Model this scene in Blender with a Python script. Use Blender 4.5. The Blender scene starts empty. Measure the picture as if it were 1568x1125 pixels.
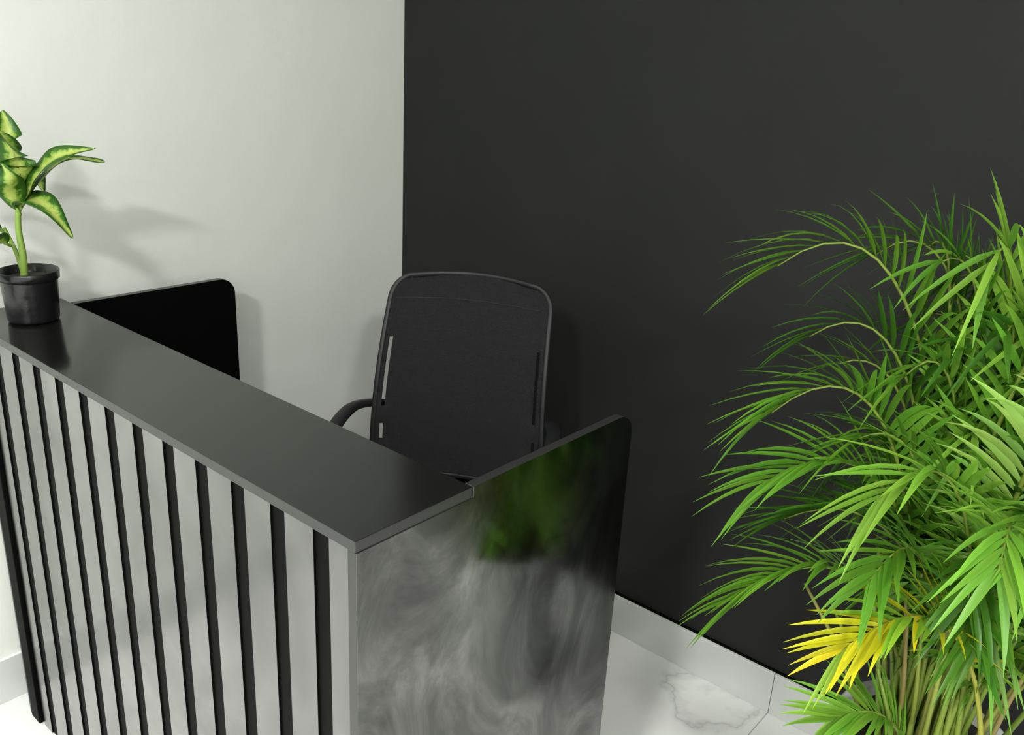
import bpy, math, random
from mathutils import Vector, Matrix
random.seed(7)
S=bpy.context.scene
COL=S.collection
try:
    S.view_settings.view_transform='Standard'; S.view_settings.look='None'
except Exception as e: print(e)

# ---------------------------------------------------------------- helpers
def link(o,parent=None):
    COL.objects.link(o)
    if parent is not None: o.parent=parent
    return o
def empty(name,loc=(0,0,0),rz=0):
    e=bpy.data.objects.new(name,None); e.location=loc; e.rotation_euler=(0,0,rz); e.empty_display_size=.1
    return link(e)
def mesh(name,verts,faces,mat=None,parent=None,smooth=True,cols=None,mids=None):
    m=bpy.data.meshes.new(name); m.from_pydata([tuple(v) for v in verts],[],faces); m.update()
    if mat is not None:
        for k in (mat if isinstance(mat,(list,tuple)) else [mat]): m.materials.append(k)
    if smooth: m.polygons.foreach_set('use_smooth',[True]*len(m.polygons))
    if mids: m.polygons.foreach_set('material_index',mids)
    if cols:
        a=m.color_attributes.new('Col','FLOAT_COLOR','POINT')
        flat=[]
        for c in cols: flat+= [c[0],c[1],c[2],1]
        a.data.foreach_set('color',flat)
    o=bpy.data.objects.new(name,m)
    return link(o,parent)
def box(name,a,b,mat,parent=None,bev=0.0,seg=2):
    x0,y0,z0=a; x1,y1,z1=b
    v=[(x0,y0,z0),(x1,y0,z0),(x1,y1,z0),(x0,y1,z0),(x0,y0,z1),(x1,y0,z1),(x1,y1,z1),(x0,y1,z1)]
    f=[(0,3,2,1),(4,5,6,7),(0,1,5,4),(1,2,6,5),(2,3,7,6),(3,0,4,7)]
    o=mesh(name,v,f,mat,parent,smooth=False)
    if bev:
        md=o.modifiers.new('bev','BEVEL'); md.width=bev; md.segments=seg; md.limit_method='ANGLE'
    return o
def lathe(name,prof,mat,parent=None,n=48,loc=(0,0,0)):
    v=[];f=[]
    for r,z in prof:
        for i in range(n):
            a=2*math.pi*i/n; v.append((loc[0]+r*math.cos(a),loc[1]+r*math.sin(a),loc[2]+z))
    for j in range(len(prof)-1):
        for i in range(n):
            f.append((j*n+i,j*n+(i+1)%n,(j+1)*n+(i+1)%n,(j+1)*n+i))
    return mesh(name,v,f,mat,parent)
def catmull(pts,n=8,closed=False):
    P=[Vector(p) for p in pts]; out=[]
    N=len(P); rng=range(N if closed else N-1)
    for i in rng:
        if closed: p0,p1,p2,p3=P[i-1],P[i],P[(i+1)%N],P[(i+2)%N]
        else: p0=P[max(i-1,0)];p1=P[i];p2=P[i+1];p3=P[min(i+2,N-1)]
        for k in range(n):
            t=k/n
            out.append(.5*((2*p1)+(p2-p0)*t+(2*p0-5*p1+4*p2-p3)*t*t+(3*p1-p0-3*p2+p3)*t**3))
    if not closed: out.append(P[-1])
    return out
def tube_data(path,ra,rb=None,n=8,closed=False,V=None,F=None,side=None):
    V=[] if V is None else V; F=[] if F is None else F
    base=len(V); M=len(path); rb=rb or ra
    fa=ra if callable(ra) else (lambda t:ra); fb=rb if callable(rb) else (lambda t:rb)
    up=Vector(side) if side is not None else None
    for i,p in enumerate(path):
        if closed: T=(path[(i+1)%M]-path[i-1])
        else: T=path[min(i+1,M-1)]-path[max(i-1,0)]
        T.normalize()
        ref=up if up is not None else (Vector((0,0,1)) if abs(T.z)<.9 else Vector((1,0,0)))
        A=(ref-T*ref.dot(T)).normalized(); B=T.cross(A)
        t=i/max(M-1,1)
        for k in range(n):
            a=2*math.pi*k/n
            V.append(p+A*math.cos(a)*fa(t)+B*math.sin(a)*fb(t))
    for i in range(M if closed else M-1):
        j=(i+1)%M
        for k in range(n):
            F.append((base+i*n+k,base+i*n+(k+1)%n,base+j*n+(k+1)%n,base+j*n+k))
    if not closed:
        F.append(tuple(base+k for k in range(n))[::-1]); F.append(tuple(base+(M-1)*n+k for k in range(n)))
    return V,F
def tube(name,path,ra,rb,mat,parent,n=12,closed=False,side=None):
    V,F=tube_data(path,ra,rb,n,closed,side=side)
    return mesh(name,V,F,mat,parent)

# ---------------------------------------------------------------- materials
def mat(name,base=(.5,.5,.5),rough=.5,metal=0,**k):
    m=bpy.data.materials.new(name); m.use_nodes=True; b=m.node_tree.nodes['Principled BSDF']
    b.inputs['Base Color'].default_value=(*base,1); b.inputs['Roughness'].default_value=rough; b.inputs['Metallic'].default_value=metal
    for kk,v in k.items(): b.inputs[kk.replace('_',' ')].default_value=v
    return m
def N(m,t,**k):
    n=m.node_tree.nodes.new(t)
    for a,v in k.items(): setattr(n,a,v)
    return n
def L(m,a,b): m.node_tree.links.new(a,b)
def bsdf(m): return m.node_tree.nodes['Principled BSDF']
def coords(m,scale=(1,1,1),rot=(0,0,0)):
    t=N(m,'ShaderNodeTexCoord'); mp=N(m,'ShaderNodeMapping'); mp.inputs['Scale'].default_value=scale; mp.inputs['Rotation'].default_value=rot
    L(m,t.outputs['Object'],mp.inputs['Vector']); return mp.outputs['Vector']
def noise(m,vec,scale,detail=4,rough=.5,dist=0):
    n=N(m,'ShaderNodeTexNoise'); n.inputs['Scale'].default_value=scale; n.inputs['Detail'].default_value=detail
    n.inputs['Roughness'].default_value=rough; n.inputs['Distortion'].default_value=dist
    L(m,vec,n.inputs['Vector']); return n.outputs['Fac']
def ramp(m,fac,stops):
    r=N(m,'ShaderNodeValToRGB'); e=r.color_ramp.elements
    while len(e)<len(stops): e.new(.5)
    for x,(p,c) in zip(e,stops): x.position=p; x.color=(*c,1) if len(c)==3 else c
    L(m,fac,r.inputs['Fac']); return r.outputs['Color']
def bump(m,h,strength=.1,dist=.01):
    b=N(m,'ShaderNodeBump'); b.inputs['Strength'].default_value=strength; b.inputs['Distance'].default_value=dist
    L(m,h,b.inputs['Height']); L(m,b.outputs['Normal'],bsdf(m).inputs['Normal']); return b

def g(v): return (v,v,v)
M_white=mat('white_paint',(.74,.75,.71),.6)
v=coords(M_white); nz=noise(M_white,v,1.3,3); L(M_white,ramp(M_white,nz,[(.3,(.72,.74,.70)),(.7,(.765,.785,.745))]),bsdf(M_white).inputs['Base Color'])
bump(M_white,noise(M_white,v,6,5,.55),.15,.02)
M_ceil=mat('ceiling_paint',(.8,.8,.78),.8)
M_black=mat('black_paint',(.022,.0225,.022),.7,Specular_IOR_Level=.28)
v=coords(M_black); L(M_black,ramp(M_black,noise(M_black,v,1.7,4),[(.3,(.010,.0106,.0104)),(.7,(.0133,.0139,.0137))]),bsdf(M_black).inputs['Base Color'])
bump(M_black,noise(M_black,v,160,3),.08,.003)

def marble(name,tile=None):
    m=mat(name,(.8,.8,.8),.12)
    v=coords(m)
    n1=noise(m,v,1.1,5,.55,.8)
    a=N(m,'ShaderNodeMath',operation='SUBTRACT'); a.inputs[1].default_value=.5; L(m,n1,a.inputs[0])
    b=N(m,'ShaderNodeMath',operation='ABSOLUTE'); L(m,a.outputs[0],b.inputs[0])
    vein=ramp(m,b.outputs[0],[(0,(.62,.63,.61)),(.008,(.77,.775,.76)),(.035,(.88,.885,.87))])
    cloud=ramp(m,noise(m,v,2.2,4,.5,.5),[(.35,g(.93)),(.65,g(1))])
    mx=N(m,'ShaderNodeMix',data_type='RGBA',blend_type='MULTIPLY'); mx.inputs['Factor'].default_value=1
    L(m,vein,mx.inputs[6]); L(m,cloud,mx.inputs[7]); out=mx.outputs[2]
    if tile:
        br=N(m,'ShaderNodeTexBrick'); br.offset=0; br.inputs['Scale'].default_value=1
        br.inputs['Brick Width'].default_value=tile[0]; br.inputs['Row Height'].default_value=tile[1]
        br.inputs['Mortar Size'].default_value=.0018; br.inputs['Color1'].default_value=(1,1,1,1); br.inputs['Color2'].default_value=(1,1,1,1); br.inputs['Mortar'].default_value=(.55,.55,.54,1)
        mp=coords(m); mp.node.inputs['Location'].default_value=(.70,.02,0)
        L(m,mp,br.inputs['Vector'])
        m2=N(m,'ShaderNodeMix',data_type='RGBA',blend_type='MULTIPLY'); m2.inputs['Factor'].default_value=1
        L(m,out,m2.inputs[6]); L(m,br.outputs['Color'],m2.inputs[7]); out=m2.outputs[2]
    L(m,out,bsdf(m).inputs['Base Color']); return m
M_floor=marble('marble_tile',(1.2,1.2))
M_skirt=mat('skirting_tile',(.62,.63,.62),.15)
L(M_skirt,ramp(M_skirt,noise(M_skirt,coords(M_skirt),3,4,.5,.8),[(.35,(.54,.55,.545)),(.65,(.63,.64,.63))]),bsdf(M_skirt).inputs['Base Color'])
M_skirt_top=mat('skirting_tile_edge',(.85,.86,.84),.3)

M_top=mat('desk_top_laminate',(.007,.0073,.007),.24,IOR=1.52)
v=coords(M_top); rr=ramp(M_top,noise(M_top,v,5,4),[(.3,g(.11)),(.7,g(.18))]); L(M_top,rr,bsdf(M_top).inputs['Roughness'])
M_edge=mat('desk_edge_band',(.025,.025,.025),.3)
M_gloss=mat('desk_gloss_acrylic',(.2,.2,.2),.10,1.0)
v=coords(M_gloss,(1,1,.6),(.7,0,0)); L(M_gloss,ramp(M_gloss,noise(M_gloss,v,4,5,.55,1.5),[(.35,g(.10)),(.65,g(.26))]),bsdf(M_gloss).inputs['Roughness'])
L(M_gloss,ramp(M_gloss,noise(M_gloss,v,5.5,6,.62,2.2),[(.38,(.105,.105,.103)),(.52,(.155,.155,.152)),(.64,(.225,.225,.22))]),bsdf(M_gloss).inputs['Base Color'])
bump(M_gloss,noise(M_gloss,v,3,2,.45,1.0),.10,.02)
M_slat=mat('desk_slat_gloss_grey',(.34,.345,.335),.2,.95)
v=coords(M_slat,(1,1,1)); L(M_slat,ramp(M_slat,noise(M_slat,v,5,5,.6,1.0),[(.3,g(.12)),(.7,g(.25))]),bsdf(M_slat).inputs['Roughness'])
L(M_slat,ramp(M_slat,noise(M_slat,v,2.2,4,.55,1.0),[(.3,g(.16)),(.7,g(.33))]),bsdf(M_slat).inputs['Base Color'])
bump(M_slat,noise(M_slat,v,4,2),.1,.02)
M_groove=mat('desk_groove_black',(.002,.002,.002),.55,Specular_IOR_Level=.05)

M_plast=mat('chair_black_plastic',(.009,.009,.011),.5,Specular_IOR_Level=.4)
M_mesh=mat('chair_mesh_fabric',(.0125,.0125,.0152),.9,Specular_IOR_Level=.3)
v=coords(M_mesh,(1,1,1))
w=N(M_mesh,'ShaderNodeTexWave',wave_type='BANDS',bands_direction='Z'); w.inputs['Scale'].default_value=90; L(M_mesh,v,w.inputs['Vector'])
w2=N(M_mesh,'ShaderNodeTexWave',wave_type='BANDS',bands_direction='X'); w2.inputs['Scale'].default_value=90; L(M_mesh,v,w2.inputs['Vector'])
ad=N(M_mesh,'ShaderNodeMath',operation='ADD'); L(M_mesh,w.outputs['Fac'],ad.inputs[0]); L(M_mesh,w2.outputs['Fac'],ad.inputs[1])
bump(M_mesh,ad.outputs[0],.5,.002)
M_chrome=mat('gas_lift_metal',(.3,.3,.3),.25,1)

def leafmat(name,kind):
    m=mat(name,(.1,.3,.03),.40,Specular_IOR_Level=.4); b=bsdf(m); nt=m.node_tree
    at=N(m,'ShaderNodeAttribute',attribute_name='Col')
    if kind=='palm':
        col=at.outputs['Color']
    else:
        sp=N(m,'ShaderNodeSeparateColor'); L(m,at.outputs['Color'],sp.inputs[0])
        v=coords(m); n=noise(m,v,60,3,.6,.6)
        a=N(m,'ShaderNodeMath',operation='MULTIPLY_ADD'); a.inputs[1].default_value=.75; L(m,sp.outputs[0],a.inputs[0]); L(m,n,a.inputs[2])
        col=ramp(m,a.outputs[0],[(.60,(.52,.62,.15)),(.80,(.27,.43,.06)),(.92,(.05,.18,.015)),(1.0,(.035,.13,.012))])
    L(m,col,b.inputs['Base Color'])
    tr=N(m,'ShaderNodeBsdfTranslucent'); L(m,col,tr.inputs['Color'])
    mx=N(m,'ShaderNodeMixShader'); mx.inputs[0].default_value=.3
    out=nt.nodes['Material Output']; L(m,b.outputs[0],mx.inputs[1]); L(m,tr.outputs[0],mx.inputs[2]); L(m,mx.outputs[0],out.inputs['Surface'])
    return m
M_palm=leafmat('palm_leaf','palm'); M_dief=leafmat('variegated_leaf','dief')
M_dstem=mat('dieffenbachia_stem',(.20,.33,.05),.5)
M_soil=mat('soil',(.035,.028,.02),.95); bump(M_soil,noise(M_soil,coords(M_soil),90,4),1,.01)
M_npot=mat('nursery_pot_plastic',(.008,.008,.009),.3)
bump(M_npot,noise(M_npot,coords(M_npot),40,3),.25,.006)
M_ppot=mat('planter_glaze',(.78,.79,.78),.15)
bump(M_ppot,noise(M_ppot,coords(M_ppot,(1,1,.3)),14,3),.5,.02)
M_lamp=bpy.data.materials.new('lamp_diffuser'); M_lamp.use_nodes=True
b=bsdf(M_lamp); b.inputs['Emission Color'].default_value=(1,1,.95,1); b.inputs['Emission Strength'].default_value=4
M_frame=mat('lamp_frame',(.8,.8,.8),.4)

# ---------------------------------------------------------------- room
WX,WY=-2.2575,2.084; RX,FY,CZ=3.0,-3.2,2.95
box('floor',(WX-.1,FY-.1,-.1),(RX+.1,WY+.1,0),M_floor)
box('ceiling',(WX-.1,FY-.1,CZ),(RX+.1,WY+.1,CZ+.1),M_ceil)
box('wall_left',(WX-.1,FY-.1,0),(WX,WY+.1,CZ),M_white)
box('wall_back',(WX,WY,0),(RX+.1,WY+.1,CZ),M_black)
box('wall_right',(RX,FY-.1,0),(RX+.1,WY,CZ),M_white)
box('wall_front',(WX,FY-.1,0),(RX,FY,CZ),M_white)
bb=.132
def skirt(name,a,b):
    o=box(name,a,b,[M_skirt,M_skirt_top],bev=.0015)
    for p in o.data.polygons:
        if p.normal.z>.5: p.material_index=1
    return o
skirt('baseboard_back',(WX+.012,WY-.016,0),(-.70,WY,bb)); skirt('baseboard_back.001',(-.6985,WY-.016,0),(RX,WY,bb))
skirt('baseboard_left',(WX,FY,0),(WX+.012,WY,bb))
box('trim_1',(WX+.012,WY-.006,bb),(RX,WY,bb+.006),M_groove)

# ---------------------------------------------------------------- reception desk
desk=empty('reception_desk')
X0,X1=-2.21,-.803; Y0=.661; D=.231; H=1.10; YE=Y0+.678
top=box('counter_top',(X0,Y0,H-.018),(X1-.0005,Y0+D,H),[M_top,M_edge],desk,bev=.0012)
for p in top.data.polygons:
    if abs(p.normal.z)<.5: p.material_index=1
def side_panel(name,x0,x1,matf):
    r=.045; pts=[(Y0+.001,0),(YE-.0,0)]
    for k in range(11):
        a=math.pi/2*k/10; pts.append((YE-r+r*math.cos(a),H-r+r*math.sin(a)))
    pts+=[(Y0+D+.001,H),(Y0+D+.001,H-.0185),(Y0+.001,H-.0185)] 
    n=len(pts); v=[(x0,y,z) for y,z in pts]+[(x1,y,z) for y,z in pts]
    f=[tuple(range(n))[::-1],tuple(range(n,2*n))]; mi=[0,0]
    for i in range(n):
        j=(i+1)%n; f.append((i,j,n+j,n+i)); mi.append(1)
    o=mesh(name,v,f,[matf,M_edge],desk,smooth=False,mids=mi)
    md=o.modifiers.new('b','BEVEL'); md.width=.001; md.segments=2; md.limit_method='ANGLE'
    return o
side_panel('side_panel_right',X1-.018,X1,M_gloss)
side_panel('side_panel_left',-2.162,-2.142,M_groove)
FL=-2.087
box('front_backing',(FL-.055,Y0+.010,0.0),(X1-.0185,Y0+.026,H-.0185),M_groove,desk)
gw=.036; pitch=.1035; gc=X1-.083; right=X1-.0005; k=0
def slat(l,r):
    global k
    k+=1
    o=box('slat_%d'%k,(l,Y0+.0065,.0),(r,Y0+.0105,H-.0185),[M_slat,M_groove],desk)
    for p in o.data.polygons:
        if abs(p.normal.x)>.5: p.material_index=1
while True:
    c=gc-k*pitch; left=c+gw/2
    if left<FL: break
    slat(left,right); right=c-gw/2
if right>FL: slat(FL,right)
box('edge_post',(FL-.06,Y0-.002,0.0),(FL-.012,Y0+.03,H-.0185),M_groove,desk,bev=.002)
box('work_surface',(-2.142,Y0+.026,.72),(X1-.0185,1.16,.745),M_top,desk,bev=.001)
box('modesty_shelf',(-2.142,Y0+.026,.40),(-1.80,1.10,.42),M_top,desk)
box('drawer_side',(-1.82,Y0+.03,0),(-1.80,1.10,.72),M_groove,desk)

# ---------------------------------------------------------------- office chair
th=math.radians(180+29)
chair=empty('office_chair',(-1.449,1.481,0),th)
zb,zt=.60,1.142
def back_pt(s,h,off=0):
    z=zb+(zt-zb)*h
    hw=.243-.020*h
    r=.06
    d=(z-(zt-r))
    if d>0: hw=hw-r+math.sqrt(max(r*r-d*d,0))
    d=((zb+r)-z)
    if d>0: hw=hw-r+math.sqrt(max(r*r-d*d,0))
    y=-.205-.144*(h-.35)**2-.10*(h-.5)+.035*s*s+.012*math.sin(h*math.pi)
    z+=.008*(1-s*s)*h
    return Vector((s*hw,y+off,z))
sl=[-1,-.975,-.94,-.925,-.885,-.75,-.6,-.4,-.2,0,.2,.4,.6,.75,.885,.925,.94,.975,1]
hl=[0,.02,.05,.09,.13,.18,.23,.265,.3,.355,.4,.45,.5,.55,.6,.65,.7,.75,.8,.85,.885,.9,.93,.955,.975,.99,.997,1]
V=[back_pt(s,h) for h in hl for s in sl]; F=[];mi=[]
ns=len(sl)
for j in range(len(hl)-1):
    for i in range(ns-1):
        sm=(sl[i]+sl[i+1])/2; hm=(hl[j]+hl[j+1])/2
        if .885<abs(sm)<.925 and (.355<hm<.70 or .18<hm<.265): continue
        F.append((j*ns+i,j*ns+i+1,(j+1)*ns+i+1,(j+1)*ns+i)); mi.append(0)
o=mesh('backrest_mesh',V,F,[M_mesh,M_plast],chair,mids=mi)
md=o.modifiers.new('s','SOLIDIFY'); md.thickness=.006; md.offset=0
path=[]
for h in hl: path.append(back_pt(-1,h))
for s in sl[1:-1]: path.append(back_pt(s,1))
for h in hl[::-1]: path.append(back_pt(1,h))
for s in sl[1:-1][::-1]: path.append(back_pt(s,0))
cl=[path[0]]
for p in path[1:]:
    if (p-cl[-1]).length>.003: cl.append(p)
tube('backrest_frame',cl,.0045,.0075,M_plast,chair,n=10,closed=True,side=(0,1,0))
tube('backrest_top_seam',[back_pt(s,.885,.003) for s in sl[2:-2]],.0015,.0015,M_plast,chair,n=6)
tube('lumbar_bar',[back_pt(s,.31,-.012) for s in sl[1:-1]],.016,.008,M_plast,chair,n=8)
tube('back_spine',catmull([(0,0,.42),(0,-.16,.42),(0,-.25,.5),(0,-.245,.7),(0,-.25,.86)],6),.03,.012,M_plast,chair,n=10,side=(1,0,0))
V=[];F=[];n=40
rows=[(.0,-.045),(.6,-.045),(.92,-.04),(1,-.015),(1,.01),(.95,.032),(.8,.042),(.4,.036),(0,.034)]
for q,z in rows:
    for i in range(n):
        a=2*math.pi*i/n; c,s=math.cos(a),math.sin(a); e=.45
        x=.245*q*math.copysign(abs(c)**e,c); y=.235*q*math.copysign(abs(s)**e,s)
        V.append((x,y+.03,.495+z-(.03*max(0,(y-.12)/.1)**2 if y>.12 else 0)))
for j in range(len(rows)-1):
    for i in range(n): F.append((j*n+i,j*n+(i+1)%n,(j+1)*n+(i+1)%n,(j+1)*n+i))
mesh('seat',V,F,M_mesh,chair)
for sx,nm in ((1,'left'),(-1,'right')):
    pts=[(.228*sx,-.215,.775),(.255*sx,-.17,.79),(.278*sx,-.09,.805),(.285*sx,0,.795),(.285*sx,.06,.765),(.285*sx,.09,.70),(.28*sx,.08,.6),(.265*sx,.04,.49),(.2*sx,.03,.445),(.08*sx,.03,.44)]
    tube('armrest_'+nm,catmull(pts,7),.020,.011,M_plast,chair,n=12,side=(1,0,0))
box('seat_mechanism',(-.11,-.11,.40),(.11,.12,.448),M_plast,chair,bev=.01)
lathe('gas_lift',[(0,.40),(.02,.40),(.02,.25),(.028,.25),(.028,.10),(0,.10)],M_chrome,chair,n=24)
lathe('base_hub',[(0,.13),(.045,.125),(.05,.08),(.03,.06),(0,.06)],M_plast,chair,n=24)
for kk in range(5):
    a=2*math.pi*kk/5+.3; c,s=math.cos(a),math.sin(a)
    tube('base_leg_%d'%(kk+1),[Vector((c*r,s*r,z)) for r,z in ((.03,.105),(.12,.10),(.22,.085),(.29,.07))],.014,.02,M_plast,chair,n=10)
    for w_ in (-1,1):
        cx,cy=c*.28-s*.013*w_,s*.28+c*.013*w_
        V=[];F=[];m_=20
        for t_ in (-.009,.009):
            for i in range(m_):
                b_=2*math.pi*i/m_; rr=.0285*math.cos(b_); V.append((cx+c*rr-s*t_,cy+s*rr+c*t_,.0285+.0285*math.sin(b_)))
        for i in range(m_): F.append((i,(i+1)%m_,m_+(i+1)%m_,m_+i))
        F.append(tuple(range(m_))[::-1]); F.append(tuple(range(m_,2*m_)))
        mesh('caster_%d_%s'%(kk+1,'a' if w_<0 else 'b'),V,F,M_plast,chair,smooth=False)

# ---------------------------------------------------------------- palm
HR=Vector((.757,.650,0)).normalized(); HF=Vector((-.650,.757,0)).normalized()
PC=Vector((-.24,1.65,0))
ZB=.44
palm=empty('potted_areca_palm',PC)
def pl(l,d,z): return HR*l+HF*d+Vector((0,0,z))
lathe('planter_pot',[(0,0),(.11,0),(.125,.01),(.148,.17),(.160,.33),(.166,.46),(.172,.47),(.172,.482),(.164,.486),(.157,.475),(.155,.45),(0,.45)],M_ppot,palm,n=64)
lathe('planter_soil',[(.155,.455),(.12,.458),(.05,.462),(0,.462)],M_soil,palm,n=40)
LV=[];LF=[];LC=[]; SV=[];SF=[];SC=[]
def bez(P,t):
    a=1-t; return P[0]*a**3+P[1]*3*a*a*t+P[2]*3*a*t*t+P[3]*t**3
def beztan(P,t):
    a=1-t; return ((P[1]-P[0])*3*a*a+(P[2]-P[1])*6*a*t+(P[3]-P[2])*3*t*t).normalized()
def leaflet(base,dr,Nn,Ln,w,droop,col,seg=5):
    b0=len(LV); dr=dr.normalized()
    W=dr.cross(Nn)
    if W.length<.05: W=dr.cross(Vector((1,0,0)))
    W.normalize(); Nn=W.cross(dr)
    curl=random.uniform(-.08,.08)
    for i in range(seg+1):
        u=i/seg
        p=base+dr*(Ln*u)+Vector((0,0,-1))*(droop*Ln*u*u)+W*(curl*Ln*u*u)
        ww=w*(.3+.7*min(1,u/.2))*(1-max(0,(u-.3)/.7)**1.7)*.5+.0002
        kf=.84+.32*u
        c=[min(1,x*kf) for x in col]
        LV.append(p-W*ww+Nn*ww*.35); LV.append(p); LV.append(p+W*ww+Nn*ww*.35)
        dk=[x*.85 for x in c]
        LC.extend([c,dk,c])
    for i in range(seg):
        a=b0+i*3
        LF.append((a,a+1,a+4,a+3)); LF.append((a+1,a+2,a+5,a+4))
def frond(b,t,npair,Lmax,w,t0,col,droop=.12,vee=.5,apex=.05,stem=(.24,.33,.05),mixcol=None,tw=.45,jit=1.0):
    hz=Vector((t.x-b.x,t.y-b.y,0)); dz=t.z-b.z
    P=[b, b+hz*.10+Vector((0,0,dz*.55)), b+hz*.42+Vector((0,0,dz+apex*2.2)), t]
    path=[bez(P,i/20) for i in range(21)]
    s0=len(SV)
    tube_data(path,lambda q:.0052*(1-q)+.0012,None,6,False,SV,SF)
    SC.extend([stem]*(len(SV)-s0))
    K=60; pts=[bez(P,i/K) for i in range(K+1)]; acc=[0]
    for i in range(K): acc.append(acc[-1]+(pts[i+1]-pts[i]).length)
    Ltot=acc[-1]; l0=t0*Ltot
    twist=random.uniform(-tw,tw)
    for i in range(npair):
        f=i/(npair-1); ll=l0+(Ltot*.995-l0)*f
        j=0
        while j<K-1 and acc[j+1]<ll: j+=1
        q=(j+(ll-acc[j])/max(acc[j+1]-acc[j],1e-6))/K
        p=bez(P,min(q,.999)); T=beztan(P,min(q,.995))
        Sd=T.cross(Vector((0,0,1)))
        if Sd.length<.2: Sd=hz.normalized().cross(Vector((0,0,1))) if hz.length>.01 else HR.copy()
        Sd=(Sd-T*Sd.dot(T)).normalized(); Sd=Matrix.Rotation(twist,3,T)@Sd; Nn=Sd.cross(T).normalized()
        prof=math.sin(math.pi*(.22+.58*f))**.7
        for s in (-1,1):
            ph=math.radians(58-34*f+random.uniform(-6,6)*jit)
            vv=vee+random.uniform(-.2,.2)*jit
            d=T*math.cos(ph)+(Sd*s*math.cos(vv)+Nn*math.sin(vv))*math.sin(ph)
            ln=Lmax*prof*random.uniform(.86,1.1)
            cj=random.uniform(.76,1.2)
            cc=col
            if mixcol is not None and random.random()<.45: cc=mixcol
            c=(cc[0]*cj*random.uniform(.85,1.15),cc[1]*cj,cc[2]*cj)
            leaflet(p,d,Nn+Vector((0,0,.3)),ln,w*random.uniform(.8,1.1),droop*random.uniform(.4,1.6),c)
G1=(.12,.30,.022); G2=(.06,.19,.014); G3=(.19,.41,.04); GL=(.30,.52,.10); GY=(.60,.56,.015)
def base_(fr=0): 
    a=random.uniform(0,6.28); r=random.uniform(0,.085); return Vector((r*math.cos(a),r*math.sin(a),ZB))+HF*fr
lead=[ # lateral, depth, height, pairs, leaflet length, colour, droop, vee, apex, start
 ((-.41,.10,1.40),26,.20,G1,.28,.75,.11,.55),
 ((-.24,.10,1.43),24,.20,G2,.24,.6,.08,.48),
 ((-.13,-.06,1.45),26,.21,G3,.24,.5,.08,.46),
 ((-.02,-.14,1.45),26,.20,G3,.24,.5,.07,.46),
 ((.06,.02,1.51),24,.19,G1,.2,.5,.06,.5),
 ((.14,-.10,1.44),24,.18,G1,.2,.5,.06,.5),
 ((-.42,-.02,1.17),28,.20,G1,.28,.6,.10,.48),
 ((-.34,.08,1.28),24,.18,G2,.25,.5,.08,.48),
 ((-.10,-.33,1.27),26,.18,GL,.32,.35,.09,.5),
 ((.04,-.36,1.22),24,.17,GL,.40,.3,.09,.5),
 ((-.40,.0,1.03),28,.19,G1,.26,.5,.09,.45),
 ((-.28,-.18,1.10),26,.19,G3,.26,.45,.08,.45),
 ((-.34,.05,.93),24,.17,G2,.22,.45,.07,.42),
 ((-.27,-.18,.95),24,.17,G1,.22,.45,.06,.42),
 ((-.42,-.02,.80),28,.18,G1,.32,.5,.10,.45),
 ((.12,-.28,.84),22,.16,G3,.25,.4,.05,.45),
 ((.22,-.22,.72),22,.15,G1,.25,.4,.05,.45),
 ((-.16,-.32,1.06),26,.18,G3,.3,.4,.08,.45),
 ((-.03,-.34,1.00),24,.17,G3,.3,.4,.08,.45),
]
for (l,d,z),npair,Lm,col,dr,ve,ap,t0 in lead:
    frond(base_(),pl(l,d,z),npair,Lm,.0132,t0,col,dr,ve,ap,tw=.25,jit=.6)
frond(base_(-.10),pl(-.31,-.22,.84),24,.15,.0125,.5,GY,.2,.5,.08,stem=(.4,.4,.06),mixcol=(.24,.44,.03))
frond(base_(-.05),pl(-.24,-.10,.60),22,.14,.0125,.4,G3,.14,.4,.03)
for i in range(62):
    az=random.uniform(-math.pi,math.pi)
    zt_=.80+.67*((i+.5)/62)
    r=random.uniform(.12,.34)
    l,d=r*math.cos(az),r*math.sin(az)
    if d>.1: d*=.6
    if l<0: l*=.88
    if zt_>1.30: l*=.85; d*=.8
    col=random.choice([G1,G1,G2,G2,G3])
    frond(base_(),pl(l,d,zt_),22,random.uniform(.15,.19),.0122,.40,col,random.uniform(.15,.35),random.uniform(.3,.7),random.uniform(.03,.09))
for i in range(46):
    a=random.uniform(0,6.28); r=random.uniform(.01,.115); p=Vector((r*math.cos(a),r*math.sin(a),ZB-.01))
    q=p+Vector((p.x*random.uniform(.5,2),p.y*random.uniform(.5,1.6),random.uniform(.25,.5)))
    s0=len(SV); tube_data([p,p*.5+q*.5+Vector((0,0,.03)),q],lambda t:.006-.003*t,None,7,False,SV,SF)
    c=random.choice([(.32,.37,.07),(.38,.37,.10),(.22,.33,.05),(.30,.24,.08)]); SC.extend([c]*(len(SV)-s0))
lim=WY-.01-PC.y
def clampy(Vs):
    for p in Vs:
        if p.y>lim-.06: p.y=lim-.06+.05*math.tanh((p.y-lim+.06)/.1)
clampy(LV); clampy(SV)
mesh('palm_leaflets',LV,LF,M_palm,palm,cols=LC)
mesh('palm_stems',SV,SF,M_palm,palm,cols=SC)

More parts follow.
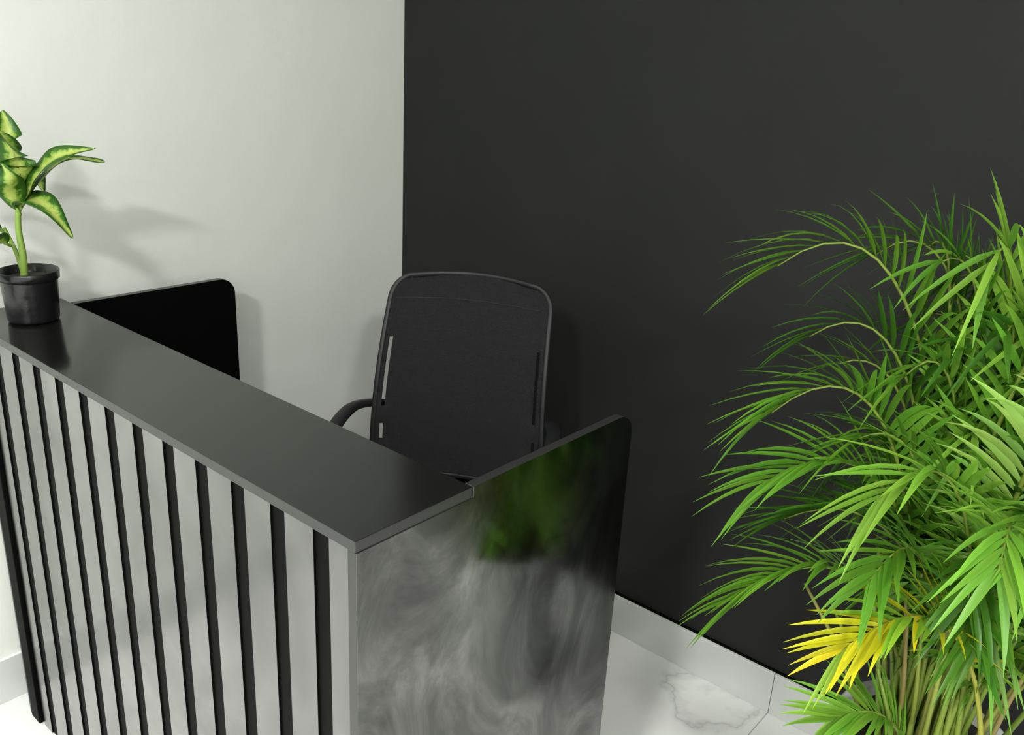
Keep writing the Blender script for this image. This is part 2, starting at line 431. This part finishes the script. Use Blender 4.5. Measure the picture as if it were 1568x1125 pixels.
# ---------------------------------------------------------------- dieffenbachia
dc=Vector((-2.068,.77,H))
df=empty('potted_dieffenbachia',dc)
lathe('nursery_pot',[(0,.0),(.046,.0),(.052,.003),(.054,.008),(.059,.095),(.060,.098),(.0635,.099),(.0645,.116),(.0625,.118),(.060,.117),(.058,.098),(.056,.095),(0,.095)],M_npot,df,n=48)
lathe('pot_soil',[(.0575,.098),(.03,.102),(0,.104)],M_soil,df,n=30)
def dl(r,d,z): return HR*r+HF*d+Vector((0,0,z))
DV=[];DF=[];DC=[]
TV=[];TF=[]
def dleaf(ctrl,w,roll=0.0,petiole=.25):
    P=[dl(*c) for c in ctrl]
    path=catmull(P,10); n=len(path)
    k0=int(n*petiole)
    tube_data(path[:k0+2],.0035,None,6,False,TV,TF)
    sp=path[k0:]; m=len(sp); b0=len(DV); cs=[-1,-.66,-.33,0,.33,.66,1]
    ph=random.uniform(0,6)
    for i,p in enumerate(sp):
        u=i/(m-1); T=(sp[min(i+1,m-1)]-sp[max(i-1,0)]).normalized()
        Sd=T.cross(Vector((0,0,1)))
        if Sd.length<.2: Sd=HR.copy()
        Sd.normalize(); Sd=Matrix.Rotation(roll,3,T)@Sd; Nn=Sd.cross(T)
        ww=w*(math.sin(math.pi*min(1,u**.75))**.8 if 0<u<1 else 0)*(1-.25*u)+.0004
        for c in cs:
            DV.append(p+Sd*ww*c+Nn*(abs(c)*ww*.35+.0025*math.sin(u*14+ph+c*2)*abs(c)))
            DC.append((abs(c),u,.5))
    kc=len(cs)
    for i in range(m-1):
        for j in range(kc-1):
            a=b0+i*kc+j; DF.append((a,a+1,a+kc+1,a+kc))
tube_data(catmull([dl(-.01,0,.095),dl(-.006,0,.15),dl(-.008,0,.21),dl(.0,0,.27)],6),lambda q:.0085-.003*q,None,10,False,TV,TF)
tube_data(catmull([dl(-.015,.01,.095),dl(-.025,.01,.15),dl(-.04,.0,.21)],6),lambda q:.006-.002*q,None,8,False,TV,TF)
dleaf([(.0,0,.25),(.04,-.01,.305),(.10,-.02,.370),(.19,-.02,.395)],.030,.8,.15)
dleaf([(.0,0,.26),(.04,.02,.31),(.10,.03,.360),(.180,.04,.360)],.024,.3,.2)
dleaf([(.0,0,.25),(.03,-.02,.275),(.08,-.04,.270),(.135,-.05,.205)],.036,.3,.10)
dleaf([(.0,0,.26),(.018,-.01,.32),(.015,-.02,.38),(-.02,-.01,.425)],.044,.3,.12)
dleaf([(.0,0,.26),(-.005,.01,.32),(-.01,.02,.40),(-.025,.03,.46)],.038,-.5,.15)
dleaf([(.0,0,.25),(-.03,-.03,.30),(-.07,-.05,.32),(-.14,-.06,.28)],.038,.5,.12)
dleaf([(.0,0,.24),(.005,-.03,.29),(.02,-.06,.325),(.015,-.07,.36)],.034,.2,.12)
dleaf([(-.04,0,.20),(-.06,-.03,.22),(-.09,-.05,.20),(-.11,-.06,.13)],.030,.2,.12)
dleaf([(-.03,0,.17),(-.032,-.05,.185),(-.046,-.085,.14),(-.045,-.090,.03)],.036,.5,.15)
dleaf([(.0,0,.25),(-.01,.05,.30),(-.01,.10,.31),(-.01,.13,.27)],.027,.0,.2)
o_=mesh('leaves',DV,DF,M_dief,df,cols=DC)
lim2=WX+.012-dc.x
for v_ in o_.data.vertices:
    if v_.co.x<lim2: v_.co.x=lim2
md=o_.modifiers.new('s','SOLIDIFY'); md.thickness=.0006
mesh('stems',TV,TF,M_dstem,df)

# ---------------------------------------------------------------- lights
def ceil_light(x,y,sx,sy,power,col=(1,1,.965)):
    e=empty('ceiling_light_panel',(x,y,CZ))
    box('fixture_frame',(-sx/2-.02,-sy/2-.02,-.03),(sx/2+.02,sy/2+.02,0),M_frame,e,bev=.003)
    box('diffuser',(-sx/2,-sy/2,-.034),(sx/2,sy/2,-.0301),M_lamp,e)
    l=bpy.data.lights.new('panel_light','AREA'); l.shape='RECTANGLE'; l.size=sx; l.size_y=sy; l.energy=power; l.color=col
    o=bpy.data.objects.new('panel_light',l); link(o,e); o.location=(0,0,-.04)
ceil_light(1.3,-.4,.32,.32,78)
ceil_light(-.1,-1.5,.34,.34,112)
ceil_light(1.6,-2.3,.6,.6,22)
ceil_light(-1.2,-1.2,.6,.6,14)
w=bpy.data.worlds.new('World'); S.world=w; w.use_nodes=True
w.node_tree.nodes['Background'].inputs[0].default_value=(.9,.95,1,1); w.node_tree.nodes['Background'].inputs[1].default_value=.3

# ---------------------------------------------------------------- camera
R=Vector((.75764,.65058,.05053)); Dn=Vector((.25265,-.22101,-.94198)); Fw=Vector((-.60169,.72643,-.33179))
cam=bpy.data.cameras.new('Camera'); co=bpy.data.objects.new('Camera',cam); link(co)
cam.sensor_width=36; cam.lens=36*1339.1/1568; cam.clip_start=.02
Mx=Matrix(((R.x,-Dn.x,-Fw.x),(R.y,-Dn.y,-Fw.y),(R.z,-Dn.z,-Fw.z))).to_4x4(); Mx.translation=Vector((0,0,1.7184))
co.matrix_world=Mx
S.camera=co
